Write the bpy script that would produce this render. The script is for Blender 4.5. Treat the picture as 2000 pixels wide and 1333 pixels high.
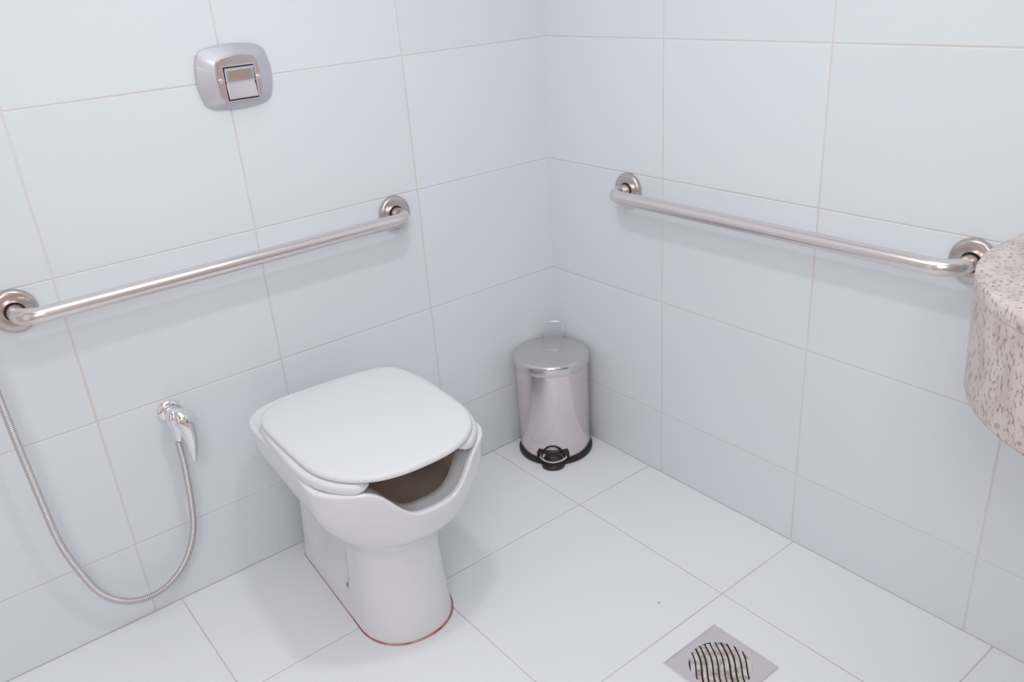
import bpy, bmesh, math, random
from math import sin, cos, pi, sqrt, exp
from mathutils import Vector, Matrix, Euler

# ---------------------------------------------------------------- clear
for o in list(bpy.data.objects):
    bpy.data.objects.remove(o, do_unlink=True)
scene = bpy.context.scene
COL = scene.collection
random.seed(7)

# ---------------------------------------------------------------- camera
YAW, PITCH, ROLL, FOC = 0.9279, 0.4227, -0.0746, 1634.7
cam_data = bpy.data.cameras.new('camera')
cam = bpy.data.objects.new('camera', cam_data)
COL.objects.link(cam)
fwd = Vector((cos(YAW)*cos(PITCH), sin(YAW)*cos(PITCH), -sin(PITCH)))
rgt0 = fwd.cross(Vector((0, 0, 1))).normalized()
up0 = rgt0.cross(fwd)
rgt = cos(ROLL)*rgt0 + sin(ROLL)*up0
up = -sin(ROLL)*rgt0 + cos(ROLL)*up0
m = Matrix((rgt, up, -fwd)).transposed().to_4x4()
m.translation = Vector((-1.4264, -1.6893, 1.2620))
cam.matrix_world = m
cam_data.sensor_fit = 'HORIZONTAL'
cam_data.sensor_width = 36.0
cam_data.lens = FOC/2000*36.0
cam_data.clip_start = 0.02
scene.camera = cam

# ---------------------------------------------------------------- light
world = bpy.data.worlds.new('world')
scene.world = world
world.use_nodes = True
bg = world.node_tree.nodes['Background']
bg.inputs[0].default_value = (0.80, 0.87, 1.0, 1)
bg.inputs[1].default_value = 0.3


def area(name, loc, target, sx, sy, power, col, shape='RECTANGLE'):
    d = bpy.data.lights.new(name, 'AREA')
    d.shape = shape
    d.size = sx
    if shape == 'RECTANGLE':
        d.size_y = sy
    d.energy = power
    d.color = col
    o = bpy.data.objects.new(name, d)
    COL.objects.link(o)
    o.location = loc
    o.rotation_euler = (Vector(target)-Vector(loc)).to_track_quat('-Z', 'Y').to_euler()
    return o


# ceiling panel, added fills (a broad one behind the camera, one at the windowless side wall), the small lamp over the toilet
area('ceiling_panel_light', (-1.15, -1.2, 2.57), (-1.15, -1.2, 0), 1.7, 1.7, 9.9, (0.905, 0.950, 1.0))
area('soft_fill_light', (-1.9, -2.1, 1.9), (-0.3, -0.3, 0.2), 0.8, 0.8, 12.8, (0.94, 0.960, 1.0))
area('side_fill_light', (-2.40, -1.3, 1.0), (0, -1.3, 1.0), 1.9, 1.5, 2.6, (0.94, 0.960, 1.0))
area('lamp_light', (-0.815, -0.77, 1.62), (-0.815, -0.77, 0), 0.085, 0.085, 2.5, (1.0, 0.985, 0.965), 'DISK')

scene.view_settings.view_transform = 'Standard'
scene.view_settings.look = 'None'
scene.view_settings.gamma = 1
scene.view_settings.use_curve_mapping = False
scene.view_settings.exposure = 0.03


# ---------------------------------------------------------------- materials
def mat(name, col, rough=0.5, metal=0.0, spec=0.5, aniso=0.0, coat=0.0):
    m = bpy.data.materials.new(name)
    m.use_nodes = True
    b = m.node_tree.nodes['Principled BSDF']
    b.inputs['Base Color'].default_value = (*col, 1)
    b.inputs['Roughness'].default_value = rough
    b.inputs['Metallic'].default_value = metal
    b.inputs['Specular IOR Level'].default_value = spec
    b.inputs['Coat Weight'].default_value = coat
    b.inputs['Coat Roughness'].default_value = 0.08
    return m


def nodes(m):
    return m.node_tree.nodes, m.node_tree.links, m.node_tree.nodes['Principled BSDF']


def noisy(m, c1, c2, scale, lo=0.35, hi=0.65, detail=4, coords='Object', stretch=None):
    N, L, b = nodes(m)
    tc = N.new('ShaderNodeTexCoord')
    n = N.new('ShaderNodeTexNoise')
    n.inputs['Scale'].default_value = scale
    n.inputs['Detail'].default_value = detail
    src = tc.outputs[coords]
    if stretch:
        mp = N.new('ShaderNodeMapping')
        mp.inputs['Scale'].default_value = stretch
        L.new(src, mp.inputs[0])
        src = mp.outputs[0]
    L.new(src, n.inputs['Vector'])
    r = N.new('ShaderNodeValToRGB')
    r.color_ramp.elements[0].position = lo
    r.color_ramp.elements[0].color = (*c1, 1)
    r.color_ramp.elements[1].position = hi
    r.color_ramp.elements[1].color = (*c2, 1)
    L.new(n.outputs['Fac'], r.inputs[0])
    L.new(r.outputs[0], b.inputs['Base Color'])
    return r


def tile_mat(name, col, rough, spec):
    """glazed tile: each tile a hair lighter or darker, very faint mottling and glaze waviness"""
    m = mat(name, col, rough, 0, spec)
    N, L, b = nodes(m)
    info = N.new('ShaderNodeObjectInfo')
    mr = N.new('ShaderNodeMapRange')
    mr.inputs['To Min'].default_value = 0.985
    mr.inputs['To Max'].default_value = 1.01
    L.new(info.outputs['Random'], mr.inputs['Value'])
    tc = N.new('ShaderNodeTexCoord')
    n = N.new('ShaderNodeTexNoise')
    n.inputs['Scale'].default_value = 3.0
    L.new(tc.outputs['Object'], n.inputs['Vector'])
    mr2 = N.new('ShaderNodeMapRange')
    mr2.inputs['To Min'].default_value = 0.985
    mr2.inputs['To Max'].default_value = 1.015
    L.new(n.outputs['Fac'], mr2.inputs['Value'])
    mul = N.new('ShaderNodeMath'); mul.operation = 'MULTIPLY'
    L.new(mr.outputs[0], mul.inputs[0]); L.new(mr2.outputs[0], mul.inputs[1])
    vm = N.new('ShaderNodeVectorMath'); vm.operation = 'SCALE'
    vm.inputs[0].default_value = col
    L.new(mul.outputs[0], vm.inputs['Scale'])
    L.new(vm.outputs[0], b.inputs['Base Color'])
    bp = N.new('ShaderNodeBump')
    bp.inputs['Strength'].default_value = 0.04
    bp.inputs['Distance'].default_value = 0.002
    n2 = N.new('ShaderNodeTexNoise'); n2.inputs['Scale'].default_value = 14.0
    L.new(tc.outputs['Object'], n2.inputs['Vector'])
    L.new(n2.outputs['Fac'], bp.inputs['Height'])
    L.new(bp.outputs[0], b.inputs['Normal'])
    return m


M_WALL = tile_mat('glazed_wall_tile', (0.805, 0.84, 0.885), 0.42, 0.25)
M_FLOOR = tile_mat('floor_tile', (0.88, 0.895, 0.91), 0.45, 0.25)
M_GROUT = mat('wall_grout', (0.64, 0.57, 0.54), 0.9, 0, 0.1)
noisy(M_GROUT, (0.74, 0.65, 0.62), (0.80, 0.77, 0.77), 3.0, 0.3, 0.7)
M_FGROUT = mat('floor_grout', (0.55, 0.46, 0.46), 0.9, 0, 0.1)
noisy(M_FGROUT, (0.60, 0.51, 0.52), (0.74, 0.70, 0.70), 4.0, 0.3, 0.7)
M_PLASTER = mat('white_plaster', (0.82, 0.82, 0.82), 0.9, 0, 0.2)
M_WARM = mat('warm_plaster', (0.78, 0.66, 0.60), 0.8, 0, 0.2)
noisy(M_WARM, (0.76, 0.64, 0.58), (0.80, 0.68, 0.62), 2.0)
M_WOOD = mat('brown_wood', (0.30, 0.16, 0.09), 0.5)
noisy(M_WOOD, (0.24, 0.12, 0.065), (0.36, 0.20, 0.12), 3.0, stretch=(12, 12, 0.6))
M_PORC = mat('white_porcelain', (0.82, 0.825, 0.845), 0.22, 0, 0.45, coat=0.25)
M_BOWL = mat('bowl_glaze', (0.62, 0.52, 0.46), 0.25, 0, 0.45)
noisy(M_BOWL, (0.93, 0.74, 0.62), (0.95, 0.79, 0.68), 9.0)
M_SEAT = mat('white_seat_plastic', (0.80, 0.815, 0.83), 0.38, 0, 0.4)
M_SEAL = mat('rusty_sealant', (0.42, 0.16, 0.12), 0.8, 0, 0.2)
noisy(M_SEAL, (0.34, 0.10, 0.08), (0.66, 0.45, 0.38), 22.0, 0.4, 0.7)
M_TEAL = mat('teal_plastic', (0.13, 0.30, 0.28), 0.5)
M_CHROME = mat('chrome', (0.88, 0.87, 0.88), 0.07, 1.0)
M_SATIN = mat('satin_chrome_plastic', (0.60, 0.60, 0.66), 0.30, 0.35)
M_BLACK = mat('black_plastic', (0.018, 0.014, 0.014), 0.38)
M_DARK = mat('dark_cavity', (0.012, 0.010, 0.012), 0.8)
M_NAVY = mat('dark_blue_gap', (0.012, 0.018, 0.055), 0.4)


def steel_mat(name, c, rough, stretch, amount=0.03):
    m = mat(name, c, rough, 1.0)
    N, L, b = nodes(m)
    tc = N.new('ShaderNodeTexCoord')
    mp = N.new('ShaderNodeMapping'); mp.inputs['Scale'].default_value = stretch
    n = N.new('ShaderNodeTexNoise'); n.inputs['Scale'].default_value = 40; n.inputs['Detail'].default_value = 6
    L.new(tc.outputs['Object'], mp.inputs[0]); L.new(mp.outputs[0], n.inputs['Vector'])
    mr = N.new('ShaderNodeMapRange')
    mr.inputs['To Min'].default_value = rough*0.7; mr.inputs['To Max'].default_value = rough*1.4
    L.new(n.outputs['Fac'], mr.inputs['Value']); L.new(mr.outputs[0], b.inputs['Roughness'])
    return m


M_BAR = steel_mat('brushed_bar_steel', (0.80, 0.745, 0.735), 0.24, (1, 12, 12))
M_FLANGE = steel_mat('brushed_flange_steel', (0.60, 0.53, 0.51), 0.24, (10, 1, 10))
M_BIN = steel_mat('polished_bin_steel', (0.80, 0.71, 0.71), 0.16, (10, 10, 0.6))
M_LID = steel_mat('polished_lid_steel', (0.72, 0.69, 0.70), 0.13, (3, 3, 3))
M_HOSE = steel_mat('hose_steel', (0.66, 0.64, 0.65), 0.36, (3, 3, 3))
M_DRAIN = steel_mat('drain_steel', (0.84, 0.78, 0.80), 0.36, (3, 3, 3))
M_SLAT = mat('tarnished_slat_steel', (0.5, 0.4, 0.35), 0.5, 0.45)
noisy(M_SLAT, (0.42, 0.30, 0.25), (0.80, 0.73, 0.71), 60.0, 0.32, 0.60)


def granite():
    m = mat('pale_granite', (0.7, 0.66, 0.63), 0.45, 0, 0.3)
    N, L, b = nodes(m)
    tc = N.new('ShaderNodeTexCoord')
    mp = N.new('ShaderNodeMapping')
    mp.inputs['Scale'].default_value = (1.0, 1.0, 0.55)
    mp.inputs['Rotation'].default_value = (0.3, 0.5, 0.2)
    L.new(tc.outputs['Object'], mp.inputs[0])
    n1 = N.new('ShaderNodeTexNoise'); n1.inputs['Scale'].default_value = 180; n1.inputs['Detail'].default_value = 3
    n2 = N.new('ShaderNodeTexNoise'); n2.inputs['Scale'].default_value = 32; n2.inputs['Detail'].default_value = 4
    L.new(mp.outputs[0], n1.inputs['Vector']); L.new(mp.outputs[0], n2.inputs['Vector'])
    r1 = N.new('ShaderNodeValToRGB')
    e = r1.color_ramp.elements
    e[0].position = 0.36; e[0].color = (0.44, 0.36, 0.35, 1)
    e[1].position = 0.46; e[1].color = (0.74, 0.675, 0.66, 1)
    r2 = N.new('ShaderNodeValToRGB')
    e = r2.color_ramp.elements
    e[0].position = 0.35; e[0].color = (0.78, 0.72, 0.69, 1)
    e[1].position = 0.65; e[1].color = (1.0, 0.98, 0.95, 1)
    L.new(n1.outputs['Fac'], r1.inputs[0]); L.new(n2.outputs['Fac'], r2.inputs[0])
    mx = N.new('ShaderNodeMix'); mx.data_type = 'RGBA'; mx.blend_type = 'MULTIPLY'
    mx.inputs['Factor'].default_value = 0.8
    L.new(r1.outputs[0], mx.inputs['A']); L.new(r2.outputs[0], mx.inputs['B'])
    L.new(mx.outputs['Result'], b.inputs['Base Color'])
    return m


M_GRANITE = granite()


# ---------------------------------------------------------------- mesh helpers
def build(name, verts, faces, material, parent=None, smooth=True, angle=35, loc=None):
    me = bpy.data.meshes.new(name)
    me.from_pydata([tuple(v) for v in verts], [], faces)
    bm = bmesh.new(); bm.from_mesh(me)
    bmesh.ops.remove_doubles(bm, verts=bm.verts, dist=1e-6)
    bmesh.ops.recalc_face_normals(bm, faces=bm.faces)
    bm.to_mesh(me); bm.free()
    if smooth:
        me.shade_smooth()
        me.set_sharp_from_angle(angle=math.radians(angle))
    me.materials.append(material)
    o = bpy.data.objects.new(name, me)
    COL.objects.link(o)
    if parent:
        o.parent = parent
    if loc:
        o.location = loc
    return o


def merge(*parts):
    V, F = [], []
    for v, f in parts:
        n = len(V)
        V += list(v)
        F += [tuple(i+n for i in q) for q in f]
    return V, F


def loft(rings, closed=True, cap0=True, cap1=True):
    n = len(rings[0]); V = [p for r in rings for p in r]; F = []
    for i in range(len(rings)-1):
        for j in range(n if closed else n-1):
            k = (j+1) % n
            F.append((i*n+j, i*n+k, (i+1)*n+k, (i+1)*n+j))
    if cap0: F.append(tuple(reversed(range(n))))
    if cap1: F.append(tuple((len(rings)-1)*n+j for j in range(n)))
    return V, F


def lathe(profile, seg=48, axis='Z', centre=(0, 0, 0), cap0=True, cap1=True):
    """profile: list of (radius, height)"""
    rings = []
    cx, cy, cz = centre
    for r, h in profile:
        ring = []
        for k in range(seg):
            a = 2*pi*k/seg
            p = (r*cos(a), r*sin(a), h)
            if axis == 'Y': p = (r*cos(a), -h, r*sin(a))       # grows towards -y
            if axis == 'X': p = (-h, r*cos(a), r*sin(a))       # grows towards -x
            ring.append((p[0]+cx, p[1]+cy, p[2]+cz))
        rings.append(ring)
    return loft(rings, True, cap0, cap1)


def tube(path, radii, seg=16, cap=True):
    """sweep a circle along a list of points (parallel transport)"""
    P = [Vector(p) for p in path]
    if not hasattr(radii, '__len__'): radii = [radii]*len(P)
    rings = []; nrm = None
    for i, p in enumerate(P):
        t = (P[min(i+1, len(P)-1)]-P[max(i-1, 0)]).normalized()
        if nrm is None:
            nrm = t.cross(Vector((0.3, 0.2, 1))).normalized()
        else:
            nrm = (nrm - t*nrm.dot(t)).normalized()
        b = t.cross(nrm)
        rings.append([tuple(p + radii[i]*(cos(2*pi*k/seg)*nrm + sin(2*pi*k/seg)*b)) for k in range(seg)])
    return loft(rings, True, cap, cap)


def box(x0, x1, y0, y1, z0, z1):
    V = [(x, y, z) for x in (x0, x1) for y in (y0, y1) for z in (z0, z1)]
    F = [(0, 1, 3, 2), (4, 6, 7, 5), (0, 4, 5, 1), (2, 3, 7, 6), (0, 2, 6, 4), (1, 5, 7, 3)]
    return V, F


def arc(c, u, v, r, a0, a1, n):
    c, u, v = Vector(c), Vector(u), Vector(v)
    return [c + r*(cos(a0+(a1-a0)*i/n)*u + sin(a0+(a1-a0)*i/n)*v) for i in range(n+1)]


def spline(pts, n=20):
    P = [Vector(p) for p in pts]; out = []
    for i in range(len(P)-1):
        p0, p1, p2, p3 = P[max(i-1, 0)], P[i], P[i+1], P[min(i+2, len(P)-1)]
        for k in range(n):
            t = k/n
            out.append(0.5*((2*p1)+(-p0+p2)*t+(2*p0-5*p1+4*p2-p3)*t*t+(-p0+3*p1-3*p2+p3)*t**3))
    out.append(P[-1])
    return out


def thing(name, label, cat, loc=(0, 0, 0), rz=0.0, group=None):
    o = bpy.data.objects.new(name, None)
    o.empty_display_size = 0.05
    COL.objects.link(o)
    o.location = loc; o.rotation_euler = (0, 0, rz)
    o['label'] = label; o['category'] = cat
    if group: o['group'] = group
    return o


def struct(o, label=None):
    o['kind'] = 'structure'
    if label: o['label'] = label
    return o


def sst(x, a, b):
    t = max(0.0, min(1.0, (x-a)/(b-a)))
    return t*t*(3-2*t)


# ---------------------------------------------------------------- room shell
RX, RY, RZ = 2.45, 2.65, 2.62
T = 0.0009          # how far tile faces stand proud of the grout


def slab(name, b, material, label=None):
    return struct(build(name, *box(*b), material, smooth=False), label)


wall_left = slab('wall_left', (-RX, 0.12, T, 0.12, -0.1, RZ), M_GROUT, 'white tiled wall behind the toilet')
wall_right = slab('wall_right', (T, 0.12, -RY, T, -0.1, RZ), M_GROUT, 'white tiled wall beside the pedal bin')
floor = slab('floor', (-RX, T, -RY, T, -0.1, -T), M_FGROUT, 'white tiled floor')
slab('wall_back', (-RX, 0.12, -RY-0.1, -RY, -0.1, RZ), M_WARM, 'warm painted wall behind the camera')
slab('wall_side', (-RX-0.1, -RX, -RY, 0.12, -0.1, RZ), M_WARM, 'warm painted side wall')
slab('ceiling', (-RX-0.1, 0.12, -RY-0.1, 0.12, RZ, RZ+0.1), M_PLASTER, 'white ceiling')
door = slab('door_1', (-RX, -RX+0.04, -1.75, -0.95, 0.005, 2.1), M_WOOD, 'brown wooden door')
build('door_handle', *tube([(0.045, 0, 0), (0.085, 0, 0), (0.09, 0.01, 0), (0.09, 0.11, 0)], 0.009), M_CHROME, door, loc=(-RX-0.006, -1.68, 1.02))

_tiles = {}


def tile_mesh(w, h, key):
    """bevelled tile lying in the local xy plane, face at z=0, back at z=-T; cached for alike sizes"""
    k = (round(w, 4), round(h, 4), key)
    if k in _tiles: return _tiles[k]
    b, d = 0.0011, 0.0007
    V = [(-w/2, -h/2, -T), (w/2, -h/2, -T), (w/2, h/2, -T), (-w/2, h/2, -T),
         (-w/2, -h/2, -d), (w/2, -h/2, -d), (w/2, h/2, -d), (-w/2, h/2, -d),
         (-w/2+b, -h/2+b, 0), (w/2-b, -h/2+b, 0), (w/2-b, h/2-b, 0), (-w/2+b, h/2-b, 0)]
    F = [(0, 3, 2, 1), (8, 9, 10, 11)]
    for r in (0, 4):
        for j in range(4):
            F.append((r+j, r+(j+1) % 4, r+4+(j+1) % 4, r+4+j))
    me = bpy.data.meshes.new('tile')
    me.from_pydata(V, [], F)
    me.materials.append({'w': M_WALL, 'f': M_FLOOR}[key])
    _tiles[k] = me
    return me


def lay(parent, cols, rows, gu, gv, key, place, rot, first=-0.0012):
    for i in range(len(cols)-1):
        for j in range(len(rows)-1):
            u0, u1 = cols[i]+(gu/2 if i else first), cols[i+1]-gu/2
            v0, v1 = rows[j]+(gv/2 if j else 0.0008), rows[j+1]-gv/2
            o = bpy.data.objects.new('tile', tile_mesh(u1-u0, v1-v0, key))
            COL.objects.link(o)
            o.parent = parent
            o.location = place((u0+u1)/2, (v0+v1)/2)
            o.rotation_euler = rot


L_COL = [0, 0.4064, 0.8120, 1.2074, 1.6094, 2.0114, RX]
L_ROW = [0, 0.1823, 0.4854, 0.7892, 1.0917, 1.3952, 1.6987, 2.0022, 2.3057, RZ]
R_COL = [0, 0.4027, 0.8033, 1.1978, 1.5998, 2.0018, 2.4038, RY]
R_ROW = [0, 0.1792, 0.4856, 0.7903, 1.0937, 1.3972, 1.7007, 2.0042, 2.3077, RZ]
F_X = [0, 0.2564, 0.7092, 1.1502, 1.6000, 2.0500, RX]
F_Y = [0, 0.3607, 0.8111, 1.2548, 1.7048, 2.1548, RY]
lay(wall_left, L_COL, L_ROW, 0.0036, 0.0026, 'w', lambda u, v: (-u, 0, v), (pi/2, 0, 0))
lay(wall_right, R_COL, R_ROW, 0.0036, 0.0026, 'w', lambda u, v: (0, -u, v), (pi/2, 0, -pi/2))
lay(floor, F_X, F_Y, 0.0028, 0.0028, 'f', lambda u, v: (-u, -v, 0), (0, 0, 0), 0.0)


# ---------------------------------------------------------------- toilet
TZ = -0.070
toilet = thing('toilet', 'white porcelain accessible toilet with closed lid and cut-out front rim', 'toilet', (-0.764, 0, 0), TZ)


def lerp_tab(tab, x):
    for (a, va), (b, vb) in zip(tab, tab[1:]):
        if x <= b:
            t = sst(x, a, b)*0.5 + 0.5*max(0, min(1, (x-a)/(b-a)))
            return va+(vb-va)*t
    return tab[-1][1]


def outline(hw, sb, sf, mb, mf, nb, nf):
    """closed outline, X right, S away from the wall: superelliptic nose and rear joined by straight flanks"""
    out = []
    for k in range(49):                         # nose, from left flank round to right flank
        t = -pi/2+pi*k/48
        c, s = max(0, cos(t)), sin(t)
        out.append((hw*math.copysign(abs(s)**(2/nf), s), mf+(sf-mf)*c**(2/nf)))
    for k in range(1, 14): out.append((hw, mf+(mb-mf)*k/14))
    for k in range(45):
        t = pi/2+pi*k/44
        c, s = max(0, -cos(t)), sin(t)
        out.append((hw*math.copysign(abs(s)**(2/nb), s), mb-(mb-sb)*c**(2/nb)))
    for k in range(1, 14): out.append((-hw, mb+(mf-mb)*k/14))
    return out


HW = [(0, .102), (.01, .1000), (.06, .0955), (.12, .0915), (.17, .0885), (.215, .092), (.25, .111), (.29, .140), (.33, .162), (.37, .176), (.41, .181), (.43, .182)]
SF = [(0, .484), (.01, .482), (.19, .474), (.225, .482), (.26, .508), (.30, .540), (.34, .552), (.38, .562), (.41, .566), (.43, .568)]
SB = [(0, .042), (.25, .042), (.36, .060), (.43, .076)]
DIPC = 0.0190


def rim_z(X, S):
    return 0.4325 - 0.0715*exp(-(abs(X-DIPC)/0.086)**3.9)*sst(S, 0.33, 0.42)


def warp_z(z, X, S):
    if z <= 0.27: return z
    return 0.27+(z-0.27)*(rim_z(X, S)-0.27)/0.16


def body_ring(z):
    hw, sf, sb = lerp_tab(HW, z), lerp_tab(SF, z), lerp_tab(SB, z)
    q = sst(z, .22, .40)
    ring = []
    for X, S in outline(hw, sb, sf, .10+.126*q, .375+.083*q, 7.0-3.4*q, 2.15-.17*q):
        # shallow recess on each flank of the pedestal (trapway side)
        rec = 0.020*sst(S, .08, .14)*(1-sst(S, .285, .325))*sst(z, .02, .08)*(1-sst(z, .19, .27))
        if abs(X) > 0.05: X -= math.copysign(rec, X)
        X *= 1+.035*sst(z, .33, .42)*(1-sst(S, .12, .30))
        ring.append((X, -S, warp_z(z, X, S)))
    return ring


zs = [0, .004, .02, .04, .06, .08, .10, .12, .14, .16, .18, .195, .21, .225, .24, .255, .27, .285, .30, .315, .33, .345, .36, .375, .39, .405, .418, .426]
rings = [body_ring(z) for z in zs]


def rim_ring(inset, dz, rear=0.0):
    out = []
    for X, S in outline(.182-inset, .076+inset+rear, .568-inset, .226+rear*.6, .458, 3.6 if rear == 0 else 2.6, 1.98):
        X *= 1+.035*(1-sst(S, .12, .30))
        out.append((X, -S, rim_z(X, S)+dz))
    return out


rings += [rim_ring(0.0006, -0.0012), rim_ring(.0022, .0007), rim_ring(.0060, .0017), rim_ring(.0115, .0014),
          rim_ring(.0160, -.0008), rim_ring(.020, -.0022, .03), rim_ring(.038, -.0035, .05), rim_ring(.054, -.0050, .06), rim_ring(.0575, -.0085, .065)]
build('bowl', *loft(rings, True, True, False), M_PORC, toilet, angle=60)
inner = [rim_ring(.0575, -.0085, .065), rim_ring(.0595, -.026, .067), rim_ring(.063, -.05, .07)]
for hw, sb, sf, z in ((.117, .20, .502, .32), (.108, .22, .485, .28), (.09, .25, .455, .24), (.062, .28, .40, .21), (.045, .30, .37, .175), (.042, .305, .365, .15)):
    inner.append([(X, -S, z) for X, S in outline(hw, sb, sf, .33, .345, 2.4, 2.15)])
build('bowl_interior', *loft(inner, True, False, True), M_BOWL, toilet, angle=60)

# open-front seat: swept rounded profile along the outline, gap in front
def seat_outline(t, inset):
    hw, sb, sf, mid = .1835-inset, .145+inset*0.6, .5655-inset, .352
    c, s = cos(t), sin(t)
    n = 2.75 if c >= 0 else 4.5
    X = hw*math.copysign(abs(s)**(2/n), s)
    S = mid+((sf-mid) if c >= 0 else -(mid-sb))*abs(c)**(2/n)
    return X, S


prof = [(0.0, .004), (0.0, .0125), (.0012, .0165), (.004, .0190), (.0085, .0200), (.040, .0190), (.050, .012), (.052, .004), (.048, 0), (.004, 0), (.001, .0012)]
srings = []
t0, t1 = 0.46, 2*pi-0.46          # angles measured from the front
NS = 110
for k in range(NS+1):
    t = t0+(t1-t0)*k/NS
    e = 1.0
    d_ = min(k, NS-k)
    if d_ < 4: e = sqrt(max(0.02, 1-((4-d_)/4.0)**2))
    ring = []
    for w, h in prof:
        h2 = .010+(h-.010)*e
        w2 = .026+(w-.026)*(0.35+0.65*e)
        X, S = seat_outline(t, w2)
        ring.append((X, -S, .4335+h2))
    srings.append(ring)
build('seat', *loft(srings, True, True, True), M_SEAT, toilet, angle=50)


def lid_ring(inset, z):
    out = []
    N = 140
    LA = -0.0449
    for k in range(N):
        t = 2*pi*k/N
        c, s = cos(t), sin(t)
        n = 2.555 if c >= 0 else 4.86
        hw, sb, sf, mid = .1720-inset, .150+inset, .5680-inset, .404
        X = hw*math.copysign(abs(s)**(2/n), s)
        S = mid+((sf-mid) if c >= 0 else -(mid-sb))*abs(c)**(2/n)
        X = X*(1-.0973*max(0, min(1, (S-.33)/.25))**2+.0926*max(0, min(1, (.33-S)/.2))**2)-.0027
        X, S = X*cos(LA)-(S-.35)*sin(LA), .35+X*sin(LA)+(S-.35)*cos(LA)
        out.append((X, -S, z))
    return out


lr = [lid_ring(.010, .4545), lid_ring(.003, .4548), lid_ring(.0008, .4565), lid_ring(0, .4590), lid_ring(.0006, .4625), lid_ring(.0028, .4655),
      lid_ring(.007, .4672), lid_ring(.014, .4678), lid_ring(.05, .4688), lid_ring(.10, .4694), lid_ring(.15, .4696)]
build('lid', *loft(lr, True, True, True), M_SEAT, toilet, angle=50)
# rust-coloured bead of sealant round the foot
bead = []
for inset, z in ((0.0, .0002), (-.0028, .0002), (-.0022, .0016), (.0005, .0026)):
    r_ = []
    for X, S in outline(.102, .042, .484, .10, .375, 7.0, 2.15):
        k = 0.35+0.65*sst(S, .33, .45)
        cx_, cy_ = X, S-.30
        l = sqrt(cx_*cx_+cy_*cy_)
        r_.append((X-inset*k*cx_/l*1.3, -(S-inset*k*cy_/l*1.3), z*(.5+.5*k)))
    bead.append(r_)
o = build('sealant_bead', *loft(bead, True, False, False), M_SEAL, toilet)
o['label'] = 'thin rust-brown sealant line round the foot'
o = build('bolt_cap', *lathe([(0, 0), (.007, 0), (.007, .004), (.005, .007), (0, .0085)], 16, 'X', (-.0815, -.297, .057)), M_TEAL, toilet)
o['label'] = 'small teal bolt cap on the flank of the foot'

# ---------------------------------------------------------------- grab bars
def grab_bar(name_label, origin, rz, group):
    """local frame: wall is the plane y=0, bar runs along +x from 0 to 0.805, stands out towards -y"""
    t = thing('grab_bar', name_label, 'grab bar', origin, rz, group)
    LEN, OUT, R_, RB = 0.805, 0.070, 0.0152, 0.040
    path = [Vector((0, -0.004, 0)), Vector((0, -0.015, 0))]
    path += arc((RB, -OUT+RB, 0), (-1, 0, 0), (0, -1, 0), RB, 0, pi/2, 14)
    path += [Vector((RB+(LEN-2*RB)*k/12, -OUT, 0)) for k in range(1, 12)]
    path += arc((LEN-RB, -OUT+RB, 0), (0, -1, 0), (1, 0, 0), RB, 0, pi/2, 14)
    path += [Vector((LEN, -0.015, 0)), Vector((LEN, -0.004, 0))]
    build('bar', *tube(path, R_, 28), M_BAR, t, angle=60)
    for x in (0, LEN):
        f = build('flange', *lathe([(.0185, .0005), (.0395, .0005), (.0405, .003), (.0400, .0075), (.0375, .0110), (.034, .0125), (.019, .0135), (.0180, .0128), (.0180, .004), (.0, .004)], 56, 'Y', (x, 0, 0), False, True), M_FLANGE, t, angle=40)
        g = build('gap_ring', *lathe([(.0150, .0042), (.0181, .0042), (.0181, .0122), (.0150, .0122)], 40, 'Y', (x, 0, 0), False, False), M_DARK, f)
    return t


grab_bar('brushed steel grab bar on the wall above the toilet', (-1.284, 0, 0.7505), 0, 'wall grab bars')
grab_bar('brushed steel grab bar on the wall beside the granite counter', (0, -0.2985, 0.7515), -pi/2, 'wall grab bars')

# ---------------------------------------------------------------- flush plate
fp = thing('flush_plate', 'barrel-shaped satin chrome flush plate on the wall above the toilet', 'flush plate', (-0.7945, 0, 1.0985))


def barrel(hw, hh, bx, bz, n=14, oy=0.0, skew=0.0):
    """rounded barrel outline in xz; bx, bz = how much sides / top bow out"""
    pts = []
    cr = 0.07
    for side in range(4):
        for k in range(n):
            u = -1+2*k/n
            if side == 0: x, z = u*hw, -hh-bz*(1-u*u)
            if side == 1: x, z = hw+bx*(1-u*u), u*hh
            if side == 2: x, z = -u*hw, hh+bz*(1-u*u)
            if side == 3: x, z = -hw-bx*(1-u*u), -u*hh
            # soften the corners
            cu = abs(u)
            if cu > 1-cr*2:
                q = 1-0.045*((cu-(1-cr*2))/(cr*2))**2
                x *= q; z *= q
            pts.append((x, z))
    return pts


def bring(hw, hh, bx, bz, y, dx=0, dz=0):
    return [(x+dx, -y, z+dz) for x, z in barrel(hw, hh, bx, bz)]


fr = [bring(.0640, .0515, .0115, .0085, .0003), bring(.0650, .0525, .0115, .0085, .002), bring(.0647, .0522, .0115, .0085, .0065),
      bring(.0630, .0505, .0112, .0082, .0088), bring(.0410, .0395, .0055, .0065, .0195, .0025, -.004), bring(.0400, .0385, .0053, .0063, .0205, .0025, -.004)]
plate = build('plate', *loft(fr, True, True, True), M_SATIN, fp, angle=28)
fr = [bring(.0395, .0380, .0052, .0060, .0204, .0025, -.004), bring(.0393, .0378, .0052, .0060, .0222, .0025, -.004), bring(.0385, .0370, .0050, .0058, .0230, .0025, -.004)]
M_REFLECT = mat('tan_reflection', (0.80, 0.63, 0.56), 0.25, 1.0)
M_INNER = mat('polished_inner_plate', (0.74, 0.62, 0.61), 0.22, 1.0)
build('inner_plate', *loft(fr, True, True, True), M_INNER, fp, angle=28)
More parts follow.
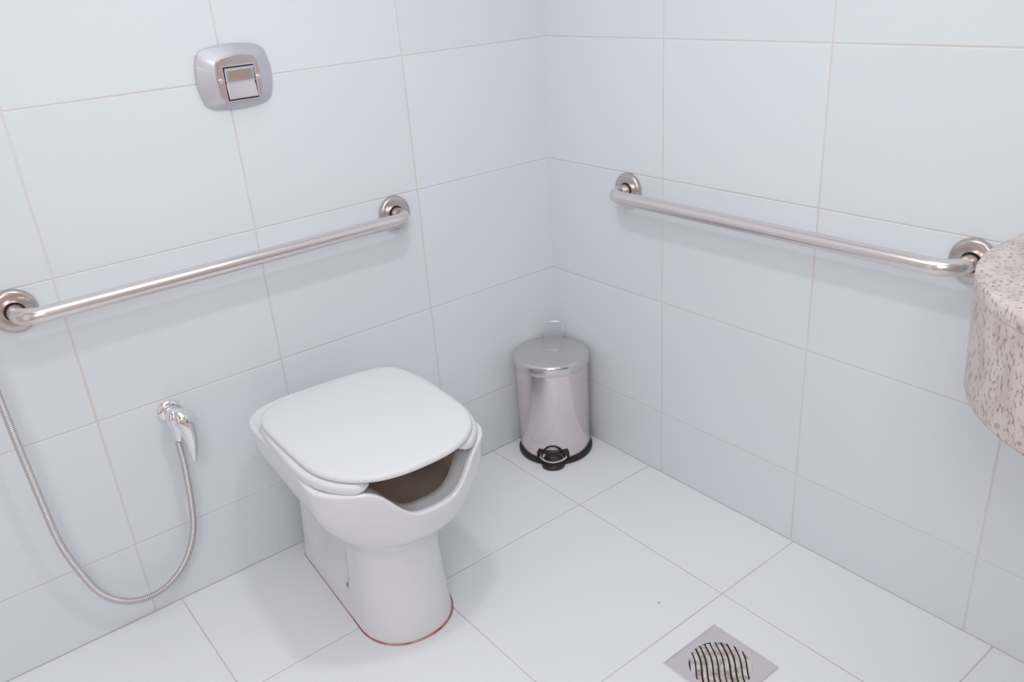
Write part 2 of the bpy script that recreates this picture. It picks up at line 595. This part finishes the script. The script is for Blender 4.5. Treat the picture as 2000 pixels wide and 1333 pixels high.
# button bezel, gap and rocker
bz_ = merge(box(-.0330, .0330, -.0248, -.0225, .0302, .0322), box(-.0330, .0330, -.0248, -.0225, -.0352, -.0332),
            box(-.0330, -.0312, -.0248, -.0225, -.0332, .0302), box(.0312, .0330, -.0248, -.0225, -.0332, .0302))
BO = (.0030, 0, -.0100)
build('bezel', *bz_, M_CHROME, fp, smooth=False, loc=BO)
build('button_gap', *box(-.0314, .0314, -.0238, -.0220, -.0334, .0304), M_NAVY, fp, smooth=False, loc=BO)
prof_b = [(-.0310, .0245), (-.0302, .0278), (-.0285, .0292), (-.0265, .0292), (-.0020, .0256), (-.0008, .0262), (.0008, .0280), (.0022, .0280), (.0035, .0264), (.0235, .0288), (.0262, .0300), (.0278, .0292), (.0284, .0240)]
V = []; F = []
for i, (z, y) in enumerate(prof_b):
    for x in (-.0292, -.0280, .0280, .0292):
        yy = y-(.0012 if abs(x) > .0285 else 0)
        V.append((x, -yy, z))
nb_ = len(prof_b)
for i in range(nb_-1):
    for j in range(3):
        F.append((i*4+j, i*4+j+1, (i+1)*4+j+1, (i+1)*4+j))
base_i = len(V)
for z, y in ((-.0310, .0230), (.0284, .0230)):
    for x in (-.0292, .0292): V.append((x, -y, z))
F += [tuple([i*4 for i in range(nb_)] + [base_i+2, base_i]), tuple([i*4+3 for i in range(nb_)] + [base_i+3, base_i+1]),
      (0, 1, 2, 3, base_i+1, base_i), ((nb_-1)*4, (nb_-1)*4+1, (nb_-1)*4+2, (nb_-1)*4+3, base_i+3, base_i+2), (base_i, base_i+1, base_i+3, base_i+2)]
build('rocker_button', V, F, M_CHROME, fp, angle=25, loc=BO)
iv = []  # tan plate: warm reflection on the rocker's upper half, put into colour
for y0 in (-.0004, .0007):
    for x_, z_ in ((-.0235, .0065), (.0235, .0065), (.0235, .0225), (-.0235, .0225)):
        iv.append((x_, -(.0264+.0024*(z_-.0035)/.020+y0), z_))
o = build('button_reflection', iv, [(0, 1, 2, 3), (7, 6, 5, 4), (0, 4, 5, 1), (1, 5, 6, 2), (2, 6, 7, 3), (3, 7, 4, 0)], M_REFLECT, fp, smooth=False, loc=BO)
o['label'] = 'rose-tan reflection, painted as a thin plate, on the upper half of the button'
for sx in (-.0350, .0405):
    s_ = build('screw', *lathe([(0, .0229), (.0042, .0229), (.0042, .0242), (.0030, .0250), (.0016, .0250), (.0014, .0240), (0, .0240)], 20, 'Y', (sx, 0, -.004), True, True), M_CHROME, fp)

# ---------------------------------------------------------------- bidet valve and hose
vx, vz = -1.0715, 0.4575
valve = thing('bidet_valve', 'small chrome wall valve with teardrop lever above the hose end', 'valve', (vx, 0, vz))
build('wall_rose', *lathe([(0, .0003), (.0255, .0003), (.0258, .002), (.0240, .006), (.0190, .0095), (.0130, .0110), (0, .0110)], 44, 'Y'), M_CHROME, valve, angle=45)
build('valve_body', *lathe([(0, .010), (.0125, .010), (.0125, .016), (.0142, .017), (.0142, .034), (.0130, .036), (.0130, .044), (0, .044)], 36, 'Y', (0.002, 0, -.001)), M_CHROME, valve, angle=40)
# rounded body running down into the hose outlet, teardrop lever in front of it
def rel(p): return (p[0]-vx, p[1], p[2]-vz)
pth = spline([rel(p) for p in ((-1.0728, -.036, .4760), (-1.0728, -.038, .4690), (-1.0718, -.041, .4520), (-1.0722, -.042, .4330), (-1.0742, -.042, .4180), (-1.0770, -.042, .4060))], 6)
rr = []
for i in range(len(pth)):
    u = i/(len(pth)-1)
    rr.append(.0015+.0175*min(1, (u/.30))**.5 if u < .3 else .0190-.0100*sst(u, .3, 1.0))
V, F = tube(pth, rr, 30)
build('outlet_body', V, F, M_CHROME, valve, angle=70)
pth = spline([rel(p) for p in ((-1.0725, -.040, .4740), (-1.0645, -.050, .4600), (-1.0590, -.058, .4420), (-1.0580, -.062, .4200), (-1.0585, -.064, .3960), (-1.0600, -.063, .3720), (-1.0622, -.061, .3500))], 6)
rr = []
for i in range(len(pth)):
    u = i/(len(pth)-1)
    rr.append(max(.0010, .0215*(min(1, (u/.22)))**.5*(1-u)**.55))
V, F = tube(pth, rr, 28)
build('lever', V, F, M_CHROME, valve, angle=70)

hose = thing('bidet_hose', 'ribbed steel hose hanging in a loop from the chrome wall valve', 'hose', (vx, 0, 0.40))
hp = [(-1.0786, -.042, .4040), (-1.0790, -.0428, .3800), (-1.0787, -.043, .3567), (-1.0810, -.044, .3198), (-1.0851, -.043, .2559), (-1.0915, -.042, .2050), (-1.1008, -.041, .1684), (-1.1226, -.039, .1235), (-1.1528, -.036, .0879), (-1.1840, -.034, .0688), (-1.2084, -.034, .0640), (-1.2381, -.034, .0685), (-1.2590, -.035, .0791), (-1.2802, -.037, .0974), (-1.3059, -.041, .1376), (-1.3277, -.048, .2173), (-1.3386, -.052, .2676), (-1.3438, -.055, .3130), (-1.3492, -.060, .4397), (-1.3518, -.060, .5055), (-1.3530, -.060, .5554), (-1.3540, -.060, .5942), (-1.3555, -.058, .66), (-1.356, -.052, .74), (-1.356, -.048, .80)]
raw = spline(hp, 16)


def even(P, n):
    """n+1 points at equal steps along a polyline"""
    L_ = [0.0]
    for a, b in zip(P, P[1:]): L_.append(L_[-1]+(b-a).length)
    out, j = [], 0
    for i in range(n+1):
        s = L_[-1]*i/n
        while j < len(L_)-2 and L_[j+1] < s: j += 1
        out.append(P[j].lerp(P[j+1], (s-L_[j])/max(1e-9, L_[j+1]-L_[j])))
    return out


raw = even(raw, 260)
for it in range(40):
    raw = [raw[0]]+[raw[i-1]*.25+raw[i]*.5+raw[i+1]*.25 for i in range(1, len(raw)-1)]+[raw[-1]]
# resample by length
LENS = [0.0]
for a, b in zip(raw, raw[1:]): LENS.append(LENS[-1]+(b-a).length)
total = LENS[-1]
pitch = 0.0041
n_rib = int(total/pitch)
pts, rad = [], []
j = 0
for i in range(n_rib*4+1):
    s = total*i/(n_rib*4)
    while j < len(LENS)-2 and LENS[j+1] < s: j += 1
    f_ = (s-LENS[j])/max(1e-9, LENS[j+1]-LENS[j])
    p = raw[j].lerp(raw[j+1], f_)
    pts.append(p-Vector(hose.location))
    rad.append((.0056, .0069, .0072, .0069)[i % 4])
build('ribbed_tube', *tube(pts, rad, 16), M_HOSE, hose, angle=80)
hd = build('spray_head', *tube([(-.2845, -.048, .392), (-.2845, -.047, .43), (-.2845, -.050, .49), (-.2845, -.056, .53), (-.2845, -.070, .555), (-.2845, -.087, .565)], [.009, .011, .0105, .013, .017, .018], 24), M_CHROME, hose, angle=50)
build('wall_holder', *merge(box(-.299, -.270, -.036, -.0005, .440, .480)), M_CHROME, hose, smooth=False)

# ---------------------------------------------------------------- pedal bin
BR = 0.100
pbin = thing('pedal_bin', 'small round stainless steel pedal bin with black base in the corner', 'bin', (-0.112, -0.106, 0), math.radians(-45))
# local: front is -y
build('base_ring', *lathe([(0, .0003), (.100, .0003), (.1035, .002), (.1040, .008), (.1030, .0112), (.1005, .0125), (0, .0125)], 72), M_BLACK, pbin, angle=40)
build('body', *lathe([(.0980, .0126), (.0985, .0135), (.0985, .268), (.0960, .2695), (.0960, .272), (0, .272)], 96, cap0=True, cap1=True), M_BIN, pbin, angle=40)
lidb = build('lid', *lathe([(.0985, .2705), (.1018, .2690), (.1030, .2705), (.1030, .2890), (.1020, .2940), (.0985, .2975), (.094, .2988), (.088, .2990), (.060, .3012), (.030, .3022), (0, .3025)], 96, cap0=True, cap1=False), M_LID, pbin, angle=45)
# wire handle hinged at the back, standing up
hy = .0985
hpts = [(-.026, hy+.005, .268), (-.0305, hy+.004, .306), (-.0305, hy+.003, .312), (-.0240, hy-.003, .3400), (-.0225, hy-.0042, .3440), (-.0185, hy-.005, .3468), (.0185, hy-.005, .3468), (.0225, hy-.0042, .3440), (.0240, hy-.003, .3400), (.0305, hy+.003, .312), (.0305, hy+.004, .306), (.026, hy+.005, .268)]
build('wire_handle', *tube([Vector(a).lerp(Vector(b), k/3) for a, b in zip(hpts, hpts[1:]) for k in range(3)]+[Vector(hpts[-1])], .0011, 10), M_CHROME, pbin, angle=60)


def wrapped(pts2d, r0, r1, a_scale=None):
    """outline given as (arc length across the front, z) wrapped on the front of the cylinder, between radii r0 and r1"""
    A, B = [], []
    for s, z in pts2d:
        a = s/BR
        A.append((r0*sin(a), -r0*cos(a), z)); B.append((r1*sin(a), -r1*cos(a), z))
    return loft([A, B], True, True, True)


dome = [(.0345*cos(pi*k/24), .0162+.0440*sin(pi*k/24)**.9) for k in range(25)]
d_ = build('pedal_opening', *wrapped([(-s, z) for s, z in dome], .0975, .0996), M_BLACK, pbin, angle=30)
def strip(s0, s1, z0, z1, r0, r1, n=14):
    V, F = [], []
    rings = []
    for k in range(n+1):
        a = (s0+(s1-s0)*k/n)/BR
        rings.append([(r*sin(a), -r*cos(a), z) for r, z in ((r0, z0), (r1, z0), (r1, z1), (r0, z1))])
    return loft(rings, True, True, True)
brk = merge(strip(-.0445, .0445, .0355, .0392, .0985, .1035), strip(-.0445, -.0405, .0165, .0360, .0985, .1035, 3), strip(.0405, .0445, .0165, .0360, .0985, .1035, 3))
build('pedal_bracket', *brk, M_BLACK, pbin, angle=30)
# bright metal lip in front of the opening
rings = []
for k in range(21):
    u = -1+2*k/20
    x = .0395*u
    bulge = .0165*(1-u*u)
    y = -(sqrt(.1000**2-x*x)+bulge+.002)
    zc = .0235-.0050*(1-u*u)
    rings.append([(x, y, zc-.0030), (x, y-.0012, zc), (x, y, zc+.0030), (x, y+.0035, zc+.0018), (x, y+.0035, zc-.0018)])
build('pedal_lip', *loft(rings, True, True, True), M_BIN, pbin, angle=60)
# black foot pad
pr_ = []
for z, g in ((.0008, -.002), (.002, 0), (.0085, 0), (.0105, -.002)):
    ring = []
    for k in range(33):
        a = pi*k/32
        ring.append(((.0320+g)*cos(a), -.0985-(.0330+g)*sin(a)**.8, z))
    ring += [(-(.0320+g), -.090, z), ((.0320+g), -.090, z)]
    pr_.append(ring)
build('pedal', *loft(pr_, True, True, True), M_BLACK, pbin, angle=40)

# ---------------------------------------------------------------- floor drain
DX, DY, DH = -0.4200, -0.9370, 0.0775
drain = thing('floor_drain', 'square stainless steel floor drain with wavy rust-stained slots', 'drain', (DX, DY, 0))
RD = 0.060
# raised square frame lip
NSEG = 64
sq = []
def sqpt(a, h):
    c, s = cos(a), sin(a); k = h/max(abs(c), abs(s)); return (c*k, s*k)
rings = []
angs = [2*pi*k/NSEG for k in range(NSEG)]
for h, z in ((DH, .0002), (DH, .0022), (DH-.0012, .0028), (DH-.0030, .0028), (DH-.0036, .0018)):
    rings.append([(*sqpt(a, h), z) for a in angs])
build('frame', *loft(rings, True, False, False), M_DRAIN, drain, angle=25)
rings = [[(*sqpt(a, DH-.0036), .0018) for a in angs], [((RD+.004)*cos(a), (RD+.004)*sin(a), .0018) for a in angs],
         [(RD*cos(a), RD*sin(a), .0017) for a in angs], [((RD+.0035)*cos(a), (RD+.0035)*sin(a), .0004) for a in angs]]
build('cover_plate', *loft(rings, True, False, False), M_DRAIN, drain, angle=25)
build('drain_well', *lathe([(0, .0003), (RD+.003, .0003), (RD+.003, .0006), (0, .0006)], 48), M_DARK, drain)
# wavy slats; run along the diagonal of the square
sd = Vector((cos(math.radians(52)), sin(math.radians(52)), 0)); sn = Vector((sd.y, -sd.x, 0))
NSL = 11
wv = lambda s: .0030*sin(s/.0185+0.6)
pw = 2*RD/NSL
for i in range(NSL):
    c0 = -RD+pw*(i+.5)
    gap = .0021+.0018*((i*7) % 5)/4
    lft, rgt_ = c0-pw/2+gap/2, c0+pw/2-gap/2
    pl, prr = [], []
    m_ = 22
    RX_ = RD+.0025
    hl = sqrt(max(0, RX_**2-min(abs(lft), abs(rgt_))**2))
    for k in range(m_+1):
        s = -hl+2*hl*k/m_
        a, b = lft+wv(s), rgt_+wv(s)
        lim = sqrt(max(1e-8, RX_**2-s*s))
        a = max(-lim, min(lim, a)); b = max(-lim, min(lim, b))
        if b-a < 1e-4: continue
        pl.append(sd*s+sn*a); prr.append(sd*s+sn*b)
    rings = []
    for a, b in zip(pl, prr):
        e = (b-a).normalized()*min(.0008, (b-a).length*.3)
        rings.append([tuple(a+Vector((0, 0, .0007))), tuple(b+Vector((0, 0, .0007))), tuple(b+Vector((0, 0, .0011))), tuple(b-e+Vector((0, 0, .00165))), tuple(a+e+Vector((0, 0, .00165))), tuple(a+Vector((0, 0, .0011)))])
    build('slat', *loft(rings, True, True, True), M_SLAT, drain, angle=30)

# ---------------------------------------------------------------- granite counter
counter = thing('washbasin_counter', 'rounded corner of a speckled pale granite counter on the right wall', 'counter', (0, -1.6, 0.66))


def counter_outline(inset, back=0.0015):
    """plan outline: side edge at y=-1.207, front edge at x=-0.465, big rounded corner"""
    R_ = .275-inset
    cx_, cy_ = -.465+.275, -1.207-.275
    pts = [(-back, -1.226-inset), (-.06, -1.2185-inset), (-.12, -1.2120-inset)]
    for k in range(25):
        a = pi/2+(pi/2)*k/24
        pts.append((cx_+R_*cos(a), cy_+R_*sin(a)))
    pts += [(-.465+inset, -2.1), (-.465+inset, -2.55), (-back, -2.55)]
    return pts


def cring(inset, z):
    return [(x, y+1.6, z-.66) for x, y in counter_outline(inset)]


build('top_slab', *loft([cring(.010, .8300), cring(.0005, .8302), cring(0, .833), cring(0, .8455), cring(.0015, .849), cring(.0045, .850)], True, True, True), M_GRANITE, counter, angle=50)
ap = [cring(.014, .676), cring(.010, .678), cring(.0085, .683), cring(.002, .8300)]
api = [cring(.040, .8300), cring(.040, .676)]
build('apron', *loft(ap+api+[ap[0]], True, False, False), M_GRANITE, counter, angle=50)

# ---------------------------------------------------------------- speck on the floor
o = build('dirt_speck', *lathe([(0, .0001), (.0016, .0001), (.0014, .0008), (0, .0011)], 8), M_BLACK, loc=(-0.3759, -0.7390, 0))
o['label'] = 'tiny dark speck of dirt on the white floor tile'
o['category'] = 'dirt'
